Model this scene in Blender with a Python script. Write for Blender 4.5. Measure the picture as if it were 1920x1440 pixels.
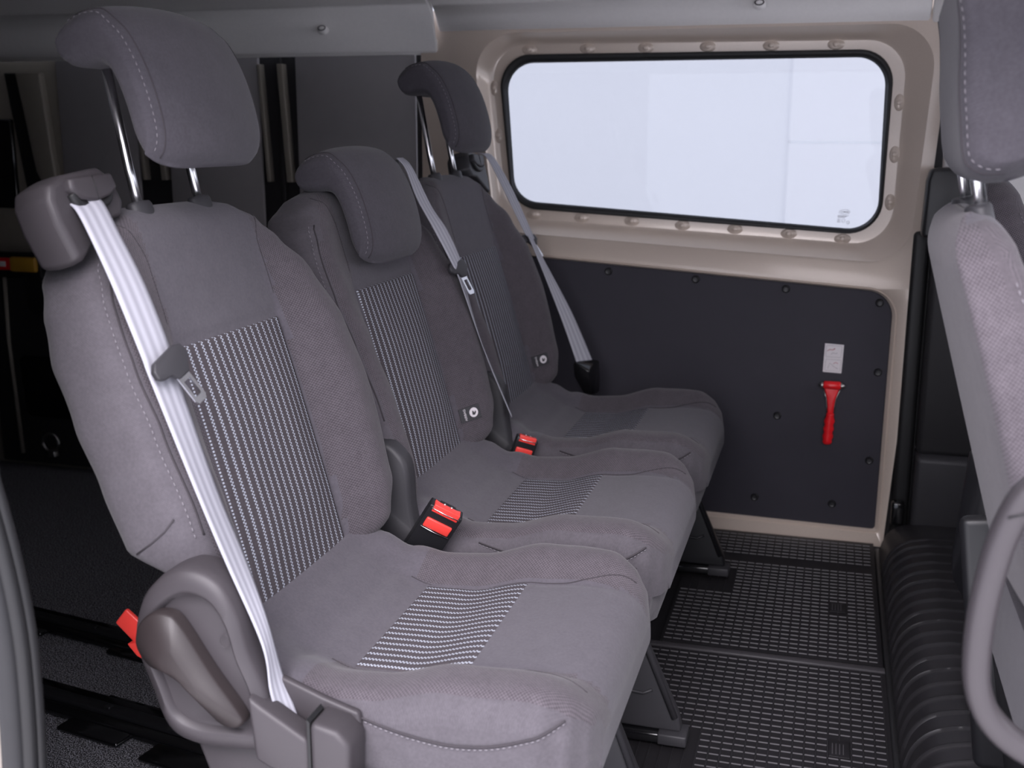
import bpy, bmesh, math, random
from mathutils import Vector, Matrix
random.seed(7)
for o in list(bpy.data.objects): bpy.data.objects.remove(o, do_unlink=True)
scene = bpy.context.scene
COL = scene.collection
PI = math.pi

# ------------------------------------------------------------------ camera
cam = bpy.data.cameras.new('camera'); camo = bpy.data.objects.new('camera', cam); COL.objects.link(camo)
_p, _y, _r = .2186, -.2752, .0033
_fw = Vector((math.sin(_y)*math.cos(_p), math.cos(_y)*math.cos(_p), -math.sin(_p)))
_rt = Vector((math.cos(_y), -math.sin(_y), 0)); _up = _rt.cross(_fw)
_rt, _up = math.cos(_r)*_rt + math.sin(_r)*_up, -math.sin(_r)*_rt + math.cos(_r)*_up
camo.matrix_world = Matrix(((_rt.x, _up.x, -_fw.x, .8368), (_rt.y, _up.y, -_fw.y, -1.3177), (_rt.z, _up.z, -_fw.z, 1.0232), (0, 0, 0, 1)))
cam.sensor_width = 36; cam.lens = 36*2114/1920; cam.clip_start = .02
cam.dof.use_dof = True; cam.dof.focus_distance = 1.75; cam.dof.aperture_fstop = 5.6
scene.camera = camo

# ------------------------------------------------------------------ light
world = bpy.data.worlds.new('world'); scene.world = world; world.use_nodes = True
bg = world.node_tree.nodes['Background']; bg.inputs[0].default_value = (.70, .73, .86, 1); bg.inputs[1].default_value = 1.9
def area(name, loc, target, sx, sy, power, color):
    l = bpy.data.lights.new(name, 'AREA'); l.shape = 'RECTANGLE'; l.size = sx; l.size_y = sy; l.energy = power; l.color = color
    o = bpy.data.objects.new(name, l); COL.objects.link(o); o.location = loc
    o.rotation_euler = (Vector(target)-Vector(loc)).to_track_quat('-Z', 'Y').to_euler(); return o
area('studio_ceiling_lamp', (.9, -3.4, 3.7), (.4, -.2, .5), 4.5, 1.6, 280, (1.0, .94, 1.0))
area('ground_bounce_fill', (.5, -3.0, 3.4), (.5, -3.0, -.6), 6.0, 3.0, 280, (1.0, .94, 1.0))  # added unseen fill aimed at the ground; its bounce brightens the headliner
area('door_side_fill', (1.4, -5.5, 2.6), (.6, .6, .6), 4.0, 1.5, 150, (1.0, .94, .98))  # added unseen fill through the door opening for the deeper interior
area('front_fill', (4.6, .4, 1.9), (0, .6, .8), 2.4, 1.4, 45, (1.0, .95, 1.0))  # added unseen fill from ahead of the van for the seat fronts
scene.view_settings.view_transform = 'Standard'; scene.view_settings.look = 'None'
scene.view_settings.exposure = 0; scene.view_settings.gamma = 1; scene.view_settings.use_curve_mapping = False

# ------------------------------------------------------------------ materials
def lin(c):
    return tuple(((v/255)/12.92 if v/255 <= .04045 else ((v/255+.055)/1.055)**2.4) for v in c)
M = {}
class NT:
    def __init__(s, name, rough=.6, metal=0., spec=.5):
        m = bpy.data.materials.new(name); m.use_nodes = True; s.m = m; s.t = m.node_tree; s.n = s.t.nodes
        s.b = s.n['Principled BSDF']; s.b.inputs['Roughness'].default_value = rough; s.b.inputs['Metallic'].default_value = metal
        s.b.inputs['Specular IOR Level'].default_value = spec; M[name] = m
    def node(s, t, **k):
        n = s.n.new(t)
        for a, v in k.items():
            if a in n.inputs: n.inputs[a].default_value = v
            else: setattr(n, a, v)
        return n
    def link(s, a, b): s.t.links.new(a, b)
    def coord(s, kind='Object'): return s.node('ShaderNodeTexCoord').outputs[kind]
    def math(s, op, a, b=None):
        n = s.node('ShaderNodeMath', operation=op)
        for i, v in enumerate((a, b)):
            if v is None: continue
            if isinstance(v, (int, float)): n.inputs[i].default_value = v
            else: s.link(v, n.inputs[i])
        return n.outputs[0]
    def mixc(s, fac, a, b):
        n = s.node('ShaderNodeMix', data_type='RGBA')
        if isinstance(fac, (int, float)): n.inputs[0].default_value = fac
        else: s.link(fac, n.inputs[0])
        for i, v in ((6, a), (7, b)):
            if isinstance(v, tuple): n.inputs[i].default_value = (*v, 1)
            else: s.link(v, n.inputs[i])
        return n.outputs[2]
    def noise(s, scale, detail=3, vec=None):
        n = s.node('ShaderNodeTexNoise', Scale=scale, Detail=detail); s.link(vec or s.coord(), n.inputs['Vector']); return n.outputs[0]
    def bump(s, h, strength=.3, dist=.002):
        n = s.node('ShaderNodeBump', Strength=strength, Distance=dist); s.link(h, n.inputs['Height']); s.link(n.outputs[0], s.b.inputs['Normal'])
    def color(s, c):
        if isinstance(c, tuple): s.b.inputs['Base Color'].default_value = (*c, 1)
        else: s.link(c, s.b.inputs['Base Color'])

def plain(name, col, rough=.5, metal=0., spec=.5, var=.08, scale=40, bump=0, bscale=600):
    k = NT(name, rough, metal, spec)
    a = tuple(v*(1-var) for v in col); b = tuple(min(1, v*(1+var)) for v in col)
    k.color(k.mixc(k.noise(scale), a, b))
    if bump: k.bump(k.noise(bscale, 2), bump, .0008)
    return k.m

def fabric(name, c0, c1, period, depth=.35, twill=False):
    k = NT(name, .92, 0, .15)
    k.b.inputs['Sheen Weight'].default_value = .12; k.b.inputs['Sheen Roughness'].default_value = .5
    sep = k.node('ShaderNodeSeparateXYZ'); k.link(k.coord('UV'), sep.inputs[0])
    w = 2*PI/period
    su = k.math('SINE', k.math('MULTIPLY', sep.outputs[0], w)); sv = k.math('SINE', k.math('MULTIPLY', sep.outputs[1], w))
    if twill: p = k.math('SINE', k.math('MULTIPLY', k.math('ADD', sep.outputs[0], sep.outputs[1]), w))
    else: p = k.math('MULTIPLY', su, sv)
    p = k.math('ADD', k.math('MULTIPLY', p, .5), .5)
    fac = k.math('ADD', k.math('MULTIPLY', p, depth), k.math('MULTIPLY', k.math('ADD', k.math('MULTIPLY', k.math('SUBTRACT', k.math('ADD', k.math('MULTIPLY', k.noise(260, 6), .65), k.math('MULTIPLY', k.noise(45, 4), .35)), .5), 2.6), .5), 1-depth))
    k.color(k.mixc(fac, c0, c1)); k.bump(p, .25, .0008)
    return k.m

FAB = (.088, .082, .094)
fabric('seat_weave', (.034, .029, .034), (.122, .108, .121), .0044, .68)
fabric('seat_plain', (.069, .063, .074), (.105, .097, .112), .0028, .35)
fabric('seat_side', (.066, .060, .068), (.098, .090, .101), .003, .3)
fabric('seat_head', (.047, .043, .051), (.072, .067, .078), .0028, .35)
# striped insert: rows of paired staggered dashes, UV in metres (u across, v along)
def stripes():
    k = NT('seat_stripe', .9, 0, .15)
    sep = k.node('ShaderNodeSeparateXYZ'); k.link(k.coord('UV'), sep.inputs[0])
    u, v = sep.outputs[0], sep.outputs[1]
    pitch, dash = .0157, .0046
    f = k.math('FRACT', k.math('DIVIDE', u, pitch))
    inA = k.math('MULTIPLY', k.math('GREATER_THAN', f, .30), k.math('LESS_THAN', f, .47))
    inB = k.math('MULTIPLY', k.math('GREATER_THAN', f, .47), k.math('LESS_THAN', f, .64))
    g = k.math('FRACT', k.math('DIVIDE', v, dash))
    dA = k.math('LESS_THAN', g, .52); dB = k.math('GREATER_THAN', g, .48)
    msk = k.math('ADD', k.math('MULTIPLY', inA, dA), k.math('MULTIPLY', inB, dB))
    n = k.noise(300, 2)
    dark = k.mixc(n, (.050, .044, .050), (.085, .074, .080))
    # faint brown and grey alternation between stripe rows
    k.color(k.mixc(msk, dark, (.40, .43, .49)))
    k.bump(msk, .3, .0006)
stripes()
plain('plastic_grey', (.044, .039, .043), .46, 0, .35, .05, 30, .12)
plain('plastic_brown', (.026, .0205, .021), .42, 0, .4, .04, 30, .10)
plain('plastic_dark', (.034, .033, .037), .5, 0, .4, .06, 30, .12)
plain('plastic_black', (.012, .012, .014), .4, 0, .5, .1)
plain('gloss_black', (.006, .006, .007), .12, 0, .6, .1)
plain('red_plastic', (.75, .055, .045), .35, 0, .5, .05)
plain('hammer_red', (.74, .012, .018), .3, 0, .5, .05)
plain('chrome', (.86, .86, .88), .27, 1.0, .5, .02)
plain('steel', (.42, .41, .40), .35, 1.0, .5, .1)
plain('rubber_edge', (.050, .047, .051), .45, 0, .4)
plain('rubber_step', (.018, .017, .019), .45, 0, .4, .12, 25, .15)
plain('rubber', (.014, .013, .0148), .55, 0, .25, .12, 25, .15)
plain('rubber_rib', (.062, .058, .063), .45, 0, .4, .12, 25)
plain('seal_black', (.012, .012, .013), .5, 0, .4, .1)
plain('seal_grey', (.016, .016, .018), .55, 0, .4, .1)
plain('headliner', (.80, .78, .77), .95, 0, .1, .04, 120, .15, 900)
plain('board_dark', (.029, .027, .037), .62, 0, .35, .10, 18, .1)
plain('cargo_metal', (.27, .245, .21), .45, .1, .4, .08)
plain('cargo_board', (.30, .285, .295), .8, 0, .2, .06, 18, .1)
plain('trim_dark', (.022, .021, .023), .6, 0, .35, .1)
plain('yellow_plastic', (.50, .27, .03), .5)
plain('white_print', (.72, .68, .70), .6, 0, .3, .03)
plain('thread', (.19, .178, .195), .9, 0, .1, .1)
plain('thread_dark', (.05, .045, .05), .9, 0, .1, .1)
plain('ink_pink', (.55, .30, .32), .7); plain('ink_grey', (.35, .34, .36), .7)
plain('outside_white', (.84, .85, .88), .9, 0, .1, .01, 2)
plain('outside_panel', (.865, .87, .90), .9, 0, .1, .01, 2)
plain('ground_grey', (.84, .835, .83), .8, 0, .2, .06, 3)
def paint():
    k = NT('body_paint', .30, .12, .5); k.b.inputs['Coat Weight'].default_value = .6; k.b.inputs['Coat Roughness'].default_value = .12
    k.color(k.mixc(k.noise(900, 1), (.56, .47, .40), (.68, .58, .50)))
paint()
def paint_dimmed():  # same body paint, colour darkened to offset the strong light outside
    k = NT('body_paint_dimmed', .32, .55, .5); k.b.inputs['Coat Weight'].default_value = .8; k.b.inputs['Coat Roughness'].default_value = .05
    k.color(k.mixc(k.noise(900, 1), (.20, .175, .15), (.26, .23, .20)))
paint_dimmed()
def carpet():
    k = NT('carpet', .95, 0, .1)
    n = k.noise(420, 2); r = k.node('ShaderNodeValToRGB'); k.link(n, r.inputs[0])
    r.color_ramp.elements[0].position = .45; r.color_ramp.elements[0].color = (.014, .014, .016, 1)
    r.color_ramp.elements[1].position = .72; r.color_ramp.elements[1].color = (.60, .60, .66, 1)
    k.color(r.outputs[0]); k.bump(n, .8, .004)
carpet()
plain('carpet_fibre', (.20, .20, .225), .9, 0, .1, .3, 300)
def webbing(name, c0, c1):
    k = NT(name, .55, 0, .35)
    sep = k.node('ShaderNodeSeparateXYZ'); k.link(k.coord('UV'), sep.inputs[0])
    s = k.math('ADD', k.math('MULTIPLY', k.math('SINE', k.math('MULTIPLY', sep.outputs[0], 2*PI*3.5)), .5), .5)
    k.color(k.mixc(s, c0, c1)); k.bump(s, .16, .0012)
webbing('belt_web', (.27, .27, .305), (.38, .38, .425))
def glass():
    k = NT('glass', .02, 0, .5)
    t = k.node('ShaderNodeBsdfTransparent'); t.inputs[0].default_value = (.705, .715, .725, 1)
    gl = k.node('ShaderNodeBsdfGlossy', Roughness=.02); mix = k.node('ShaderNodeMixShader'); mix.inputs[0].default_value = .022
    k.link(t.outputs[0], mix.inputs[1]); k.link(gl.outputs[0], mix.inputs[2])
    k.link(mix.outputs[0], k.n['Material Output'].inputs[0])
glass()

# ------------------------------------------------------------------ helpers
def link(o, parent=None):
    COL.objects.link(o)
    if parent is not None: o.parent = parent
    return o
def tag(o, label=None, cat=None, group=None, kind=None):
    if label: o['label'] = label
    if cat: o['category'] = cat
    if group: o['group'] = group
    if kind: o['kind'] = kind
    return o
def empty(name, loc, label, cat, group=None):
    o = bpy.data.objects.new(name, None); o.location = loc; o.empty_display_size = .05; COL.objects.link(o)
    return tag(o, label, cat, group)
def mesh(name, verts, faces, mats, parent=None, smooth=True, fmat=None, uvs=None, sharp=None):
    me = bpy.data.meshes.new(name); me.from_pydata([tuple(v) for v in verts], [], faces)
    for m in (mats if isinstance(mats, (list, tuple)) else [mats]): me.materials.append(M[m])
    if fmat: me.polygons.foreach_set('material_index', fmat)
    if smooth: me.polygons.foreach_set('use_smooth', [True]*len(me.polygons))
    if uvs:
        l = me.uv_layers.new(name='UVMap')
        for lp in me.loops: l.data[lp.index].uv = uvs[lp.vertex_index]
    me.update(); bm = bmesh.new(); bm.from_mesh(me); bmesh.ops.recalc_face_normals(bm, faces=bm.faces[:]); bm.to_mesh(me); bm.free()
    if sharp is not None and smooth: me.set_sharp_from_angle(angle=sharp)
    o = bpy.data.objects.new(name, me); return link(o, parent)
def loft(rings, closed=True, cap=True):
    n = len(rings[0]); V = [p for r in rings for p in r]; F = []
    for i in range(len(rings)-1):
        for j in range(n if closed else n-1):
            k = (j+1) % n; F.append((i*n+j, i*n+k, (i+1)*n+k, (i+1)*n+j))
    if cap and closed:
        F.append(tuple(range(n))); F.append(tuple((len(rings)-1)*n+j for j in reversed(range(n))))
    return V, F
def lerp_tab(tab, x):
    if x <= tab[0][0]: return tab[0][1]
    for (a, va), (b, vb) in zip(tab, tab[1:]):
        if x <= b:
            t = (x-a)/(b-a); t = t*t*(3-2*t); return va+(vb-va)*t
    return tab[-1][1]
def sstep(x): x = max(0, min(1, x)); return x*x*(3-2*x)
def catmull(pts, n, closed=False):
    P = [Vector(p) for p in pts]; m = len(P); out = []; segs = m if closed else m-1
    g = (lambda i: P[i % m]) if closed else (lambda i: P[max(0, min(m-1, i))])
    for s in range(segs):
        a, b, c, d = g(s-1), g(s), g(s+1), g(s+2)
        for k in range(n):
            t = k/n; out.append(.5*((2*b)+(c-a)*t+(2*a-5*b+4*c-d)*t*t+(3*b-a-3*c+d)*t*t*t))
    if not closed: out.append(P[-1])
    return out
def tube_rings(path, r, seg=8, closed=False):
    P = [Vector(p) for p in path]; rings = []; up = Vector((0, 0, 1)); prev = None
    for i, p in enumerate(P):
        if closed: t = P[(i+1) % len(P)]-P[i-1]
        else: t = P[min(i+1, len(P)-1)]-P[max(i-1, 0)]
        t.normalize()
        if prev is None:
            a = up if abs(t.dot(up)) < .9 else Vector((1, 0, 0)); nrm = (a-t*a.dot(t)).normalized()
        else: nrm = (prev-t*prev.dot(t)).normalized()
        prev = nrm; b = t.cross(nrm); rr = r[i] if isinstance(r, (list, tuple)) else r
        rings.append([p+rr*(math.cos(2*PI*k/seg)*nrm+math.sin(2*PI*k/seg)*b) for k in range(seg)])
    if closed: rings.append(rings[0])
    return rings
def tube(name, path, r, mat, parent=None, seg=8, closed=False):
    V, F = loft(tube_rings(path, r, seg, closed), True, not closed); return mesh(name, V, F, mat, parent)
def stitches(name, path, parent, r=.0008, dash=.0045, gap=.003, mat='thread', side=5):
    """dashed thread along a path: short tubes in one part"""
    P = [Vector(p) for p in path]; L = [0]
    for a, b in zip(P, P[1:]): L.append(L[-1]+(b-a).length)
    def at(s):
        for i in range(len(P)-1):
            if s <= L[i+1]: return P[i].lerp(P[i+1], (s-L[i])/max(1e-9, L[i+1]-L[i]))
        return P[-1]
    V, F = [], []; s = 0
    while s+dash < L[-1]:
        v, f = loft(tube_rings([at(s), at(s+dash*.5), at(s+dash)], [r*.7, r, r*.7], side))
        o = len(V); V += v; F += [tuple(i+o for i in q) for q in f]; s += dash+gap
    if not V: return None
    return tag(mesh(name, V, F, mat, parent), kind='stuff')
def bevel(o, w, seg=3, angle=.6):
    m = o.modifiers.new('bevel', 'BEVEL'); m.width = w; m.segments = seg; m.limit_method = 'ANGLE'; m.angle_limit = angle; m.harden_normals = False
    for p in o.data.polygons: p.use_smooth = True
    return o
def box(name, lo, hi, mat, parent=None, bev=.003, seg=2):
    x0, y0, z0 = lo; x1, y1, z1 = hi
    V = [(x, y, z) for x in (x0, x1) for y in (y0, y1) for z in (z0, z1)]
    F = [(0, 1, 3, 2), (4, 6, 7, 5), (0, 4, 5, 1), (2, 3, 7, 6), (0, 2, 6, 4), (1, 5, 7, 3)]
    o = mesh(name, V, F, mat, parent, smooth=False)
    if bev: bevel(o, bev, seg)
    return o
def prism(name, pts, axis, a, b, mat, parent=None, bev=0, seg=3):
    """polygon pts (2D) extruded along axis from a to b; axis 'y': pts are (x,z), 'x': (y,z), 'z': (x,y)"""
    def P(p, c): return (p[0], c, p[1]) if axis == 'y' else (c, p[0], p[1]) if axis == 'x' else (p[0], p[1], c)
    V, F = loft([[P(p, a) for p in pts], [P(p, b) for p in pts]])
    o = mesh(name, V, F, mat, parent, smooth=False)
    if bev: bevel(o, bev, seg)
    return o
def rquad(c, r, n=10):
    """rounded quad: four corners in order, corner radius (one value or four)"""
    out = []; C = [Vector(p) for p in c]
    for i in range(4):
        p, a, b = C[i], C[i-1], C[(i+1) % 4]; rr = r[i] if isinstance(r, (list, tuple)) else r
        u, v = (a-p).normalized(), (b-p).normalized()
        ang = math.acos(max(-1, min(1, u.dot(v)))); d = rr/math.tan(ang/2)
        cen = p+(u+v).normalized()*(rr/math.sin(ang/2)); s = p+u*d-cen; e = p+v*d-cen
        for k in range(n+1):
            t = k/n; w = PI-ang
            out.append(cen+(s*math.sin((1-t)*w)+e*math.sin(t*w))/math.sin(w))
    return out
def hull(name, pts, mat, parent=None, bev=.006, seg=3):
    bm = bmesh.new()
    for p in pts: bm.verts.new(p)
    r = bmesh.ops.convex_hull(bm, input=bm.verts[:])
    bmesh.ops.delete(bm, geom=[g for g in set(r['geom_interior'])|set(r['geom_unused']) if isinstance(g, bmesh.types.BMVert)], context='VERTS')
    bmesh.ops.dissolve_limit(bm, angle_limit=.05, verts=bm.verts[:], edges=bm.edges[:])
    me = bpy.data.meshes.new(name); bm.to_mesh(me); bm.free(); me.materials.append(M[mat])
    o = link(bpy.data.objects.new(name, me), parent)
    if bev: bevel(o, bev, seg, .35)
    return o
def ribbon(name, L, R, mat, parent, thick=.0014, sub=8):
    """woven strap between two edge polylines, with thickness; u runs 0..1 across"""
    a = catmull(L, sub); b = catmull(R, sub); V = []; F = []; UV = []; K = 6; s = 0
    N = len(a)
    for side in (0, 1):
        s = 0
        for i in range(N):
            w = (b[i]-a[i]); t = (a[min(i+1, N-1)]-a[max(i-1, 0)]); nn = t.cross(w).normalized()*thick*(.5 if side else -.5)
            if i: s += (a[i]-a[i-1]).length
            for k in range(K+1): V.append(a[i]+w*(k/K)+nn); UV.append((k/K, s))
    n = K+1
    for i in range(N-1):
        for k in range(K):
            q = (i*n+k, i*n+k+1, (i+1)*n+k+1, (i+1)*n+k); F.append(q); F.append(tuple(N*n+x for x in reversed(q)))
        for k in (0, K): F.append((i*n+k, (i+1)*n+k, N*n+(i+1)*n+k, N*n+i*n+k))
    for i in (0, N-1): 
        for k in range(K): F.append((i*n+k, i*n+k+1, N*n+i*n+k+1, N*n+i*n+k))
    return mesh(name, V, F, mat, parent, uvs=UV)
def text(name, body, size, mat, parent, mat4):
    c = bpy.data.curves.new(name, 'FONT'); c.body = body; c.size = size; c.align_x = 'CENTER'; c.align_y = 'CENTER'; c.extrude = .0002
    o = bpy.data.objects.new(name, c); COL.objects.link(o)
    dg = bpy.context.evaluated_depsgraph_get(); me = bpy.data.meshes.new_from_object(o.evaluated_get(dg)); COL.objects.unlink(o); bpy.data.objects.remove(o)
    me.transform(mat4); me.materials.clear(); me.materials.append(M[mat]); r = bpy.data.objects.new(name, me); return link(r, parent)
def copy_tree(o, parent=None, only=None):
    c = o.copy(); COL.objects.link(c); c.parent = parent
    for ch in list(o.children): copy_tree(ch, c)
    return c

# ================================================================== SETTING
def struct(o): o['kind'] = 'structure'; return o
WX0, WX1 = -.22, 1.035      # extent of the windowed side wall
# windowed wall: nested rounded loops from outer edge to seal
L1 = [(-.083, 1.271), (1.044, 1.274), (1.015, .718), (-.017, .773)]
L2 = [(-.047, 1.247), (.981, 1.242), (.975, .757), (.001, .806)]
L3 = [(-.023, 1.221), (.952, 1.220), (.948, .782), (.017, .832)]
L4 = [(-.004, 1.201), (.937, 1.204), (.943, .793), (.022, .850)]
def loop3(q, r, y, n=10): return [Vector((p.x, y, p.y)) for p in rquad(q, r, n)]
def rect_ring(q, y, n=10):
    # same vertex count as a rounded loop, on a rectangle
    out = []
    for i in range(4):
        p = Vector(q[i])
        for k in range(n+1): out.append(Vector((p.x, y, p.y)))
    return out
PAN = [(.02, .712), (.992, .649), (.989, .041), (.02, .057)]
# upper frame
upper = [(WX0, 1.33), (1.075, 1.33), (1.042, .660), (WX0, .745)]
def outward(q, d): 
    c = Vector((sum(p[0] for p in q)/4, sum(p[1] for p in q)/4)); return [((Vector(p)-c)*(1+d/(Vector(p)-c).length)+c) for p in q]
rings = [loop3(upper, .004, 1.56), loop3(upper, .004, 1.545), loop3(outward(L1, .012), .105, 1.543), loop3(L1, .10, 1.541), loop3(outward(L1, -.006), .098, 1.546),
         loop3(outward(L2, .014), .095, 1.574), loop3(L2, .09, 1.582), loop3(outward(L2, -.004), .088, 1.5825), loop3(L3, .078, 1.583), loop3(L3, .078, 1.61)]
V, F = loft(rings, True, False)
wall = struct(mesh('wall_back', V, F, 'body_paint', None, sharp=.9))
# lower metal border round the dark board
PO = [(WX0, .745), (1.042, .660), (1.008, 0.0), (WX0, .0)]
rings = [loop3(PO, .004, 1.58), loop3(PO, .004, 1.545), loop3(outward(PAN, .014), [.01, .075, .012, .01], 1.545), loop3(outward(PAN, .010), [.01, .075, .012, .01], 1.549), loop3(outward(PAN, .006), [.01, .07, .012, .01], 1.547),
         loop3(PAN, [.008, .065, .01, .008], 1.552), loop3(outward(PAN, -.01), [.008, .06, .01, .008], 1.566)]
V, F = loft(rings, True, False)
mesh('door_lower_border', V, F, 'body_paint', wall, sharp=.9)
# rivet bumps in the flange
bm = bmesh.new(); bmesh.ops.create_uvsphere(bm, u_segments=12, v_segments=8, radius=.0075); bump_me = bpy.data.meshes.new('bolt'); bm.to_mesh(bm and bump_me); bm.free()
bump_me.materials.append(M['body_paint']); bump_me.polygons.foreach_set('use_smooth', [True]*len(bump_me.polygons))
BUMPS = [(x, 1.233) for x in (.061, .213, .361, .514, .666, .817)]+[(.076, .815), (.205, .809), (.337, .804), (.468, .796), (.600, .790), (.732, .782), (.861, .773)]+[(.970, 1.098), (.968, .977), (.966, .864), (-.033, 1.138), (-.021, 1.017)]
def pad_mesh():
    # small pressed pad the bolt sits on
    r0 = [Vector((.021*math.cos(2*PI*k/16), 0, .013*math.sin(2*PI*k/16))) for k in range(16)]
    r1 = [Vector((.016*math.cos(2*PI*k/16), -.005, .009*math.sin(2*PI*k/16))) for k in range(16)]
    V, F = loft([r0, r1]); return V, F
pv, pf = pad_mesh(); pad0 = mesh('pressed_pad', pv, pf, 'body_paint', wall, sharp=.9); pad_me = pad0.data
for i, (x, z) in enumerate(BUMPS):
    p = pad0 if i == 0 else link(bpy.data.objects.new('pressed_pad', pad_me), wall)
    p.location = (x, 1.5835, z)
    if x > .9 or x < 0: p.rotation_euler = (0, PI/2, 0)
    b = link(bpy.data.objects.new('bolt', bump_me), wall); b.location = (x, 1.578, z); b.scale = (1, .55, .85)
# glass and seal
gl = loop3(L4, .07, 1.590); n = len(gl)
win = struct(mesh('window_1', gl+[p+Vector((0, .004, 0)) for p in gl], [tuple(range(n)), tuple(range(2*n-1, n-1, -1))]+[(i, (i+1) % n, n+(i+1) % n, n+i) for i in range(n)], 'glass', None, smooth=False))
rings = [loop3(outward(L3, .002), .08, 1.585), loop3(outward(L3, -.002), .078, 1.574), loop3(outward(L3, -.008), .075, 1.572), loop3(outward(L4, .004), .072, 1.578), loop3(outward(L4, -.003), .068, 1.588)]
V, F = loft(rings, True, False)
mesh('window_seal', V, F, 'seal_black', win)
# maker's mark printed on the glass
def glass_print(win):
    V, F = [], []
    def ring(cx, cz, a, b, w, n=28):
        o = len(V)
        for k in range(n):
            c, s = math.cos(2*PI*k/n), math.sin(2*PI*k/n)
            V.append((cx+a*c, 1.5892, cz+b*s)); V.append((cx+(a-w)*c, 1.5892, cz+(b-w)*s))
        for k in range(n): F.append((o+2*k, o+2*((k+1) % n), o+2*((k+1) % n)+1, o+2*k+1))
    def bar(x0, x1, z0, z1):
        o = len(V); V.extend([(x0, 1.5892, z0), (x1, 1.5892, z0), (x1, 1.5892, z1), (x0, 1.5892, z1)]); F.append((o, o+1, o+2, o+3))
    ring(.862, .838, .013, .0058, .0009)
    for i, w in enumerate((.002, .0035, .0028, .0035)): bar(.8545+.0042*i, .8545+.0042*i+w, .8365, .8395)
    for i in range(3): bar(.846, .872-.004*i, .8285-.0021*i, .8295-.0021*i)
    bar(.846, .8465, .8125, .8225); bar(.846, .853, .8125, .8131); bar(.853, .8535, .8125, .8225)
    for i in range(4): bar(.8475, .8515, .8145+.002*i, .8152+.002*i)
    ring(.8605, .817, .0042, .0045, .0008); ring(.8715, .8125, .004, .0042, .0008); bar(.870, .873, .8118, .8126)
    return mesh('glass_marking', V, F, 'ink_grey', win, smooth=False)
glass_print(win)

# studio outside the window: pale walls and floor
BX = .542
ov = struct(box('wall_studio', (-7, 6.0, -1.2), (BX, 6.1, 5), 'outside_white', None, 0))
ov2 = struct(box('wall_studio_panel', (BX, 5.97, -1.2), (9, 6.1, .972), 'outside_panel', None, 0))
ov3 = struct(box('wall_studio_panel', (BX, 5.97, .984), (9, 6.1, 5), 'outside_panel', None, 0))
struct(box('ground', (-9, -8, -.62), (11, 6.0, -.60), 'ground_grey', None, 0))

# cargo side wall (rear of the same side)
cw = struct(box('wall_back_rear', (-1.78, 1.575, 0), (WX0, 1.60, 1.30), 'trim_dark', None, 0))
box('metal_skin', (-1.76, 1.562, 0), (-1.34, 1.576, 1.30), 'cargo_metal', cw, .002)
def rib(x0, x1, z0, z1, w, y=1.556, mat='cargo_metal', lean=.035):
    return prism('body_rib', [(x0-w/2-lean*.5, z1), (x0+w/2-lean*.5, z1), (x1+w/2, z0), (x1-w/2, z0)], 'y', y-.006, y+.02, mat, cw, .002)
for x, w in ((-.675, .010), (-.612, .017), (-1.068, .010), (-1.005, .017)): rib(x, x, .89, 1.205, w)
box('lining_board', (-.585, 1.555, .0), (-.24, 1.566, 1.235), 'cargo_board', cw, .003)
box('lining_board', (-.645, 1.562, .0), (-.630, 1.572, 1.235), 'trim_dark', cw, .003)
box('lining_board', (-.985, 1.555, .0), (-.695, 1.566, 1.235), 'cargo_board', cw, .003)
box('lining_board', (-1.34, 1.555, .0), (-1.085, 1.566, 1.235), 'cargo_board', cw, .003)
# rear corner post with dark openings
prism('corner_post', [(-1.47, 1.19), (-1.385, 1.19), (-1.36, .91), (-1.355, .86), (-1.40, .86), (-1.425, .91)], 'y', 1.54, 1.575, 'cargo_metal', cw, .006)
prism('corner_gap', [(-1.515, 1.19), (-1.475, 1.19), (-1.42, .86), (-1.47, .86)], 'y', 1.552, 1.568, 'seal_black', cw, .002)
box('dark_opening', (-1.62, 1.55, .80), (-1.505, 1.575, 1.06), 'gloss_black', cw, .006)
lp = prism('lower_panel', [(-1.62, .63), (-1.26, .63), (-1.26, .02), (-1.62, .02)], 'y', 1.52, 1.57, 'trim_dark', cw, .006)
mesh('panel_opening', *loft([[Vector((p.x, 1.516, p.y)) for p in rquad([(-1.525, .36), (-1.33, .36), (-1.34, .17), (-1.51, .17)], .02, 6)], [Vector((p.x, 1.53, p.y)) for p in rquad([(-1.525, .36), (-1.33, .36), (-1.34, .17), (-1.51, .17)], .02, 6)]]), 'gloss_black', cw, smooth=False)
mesh('panel_slot', *loft([[Vector((p.x, 1.516, p.y)) for p in rquad([(-1.475, .60), (-1.41, .60), (-1.41, .49), (-1.475, .49)], .03, 6)], [Vector((p.x, 1.53, p.y)) for p in rquad([(-1.475, .60), (-1.41, .60), (-1.41, .49), (-1.475, .49)], .03, 6)]]), 'seal_black', cw, smooth=False)
tube('panel_edge', [(-1.548, 1.515, .62), (-1.552, 1.512, .40), (-1.54, 1.515, .05)], .006, 'cargo_metal', cw)
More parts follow.
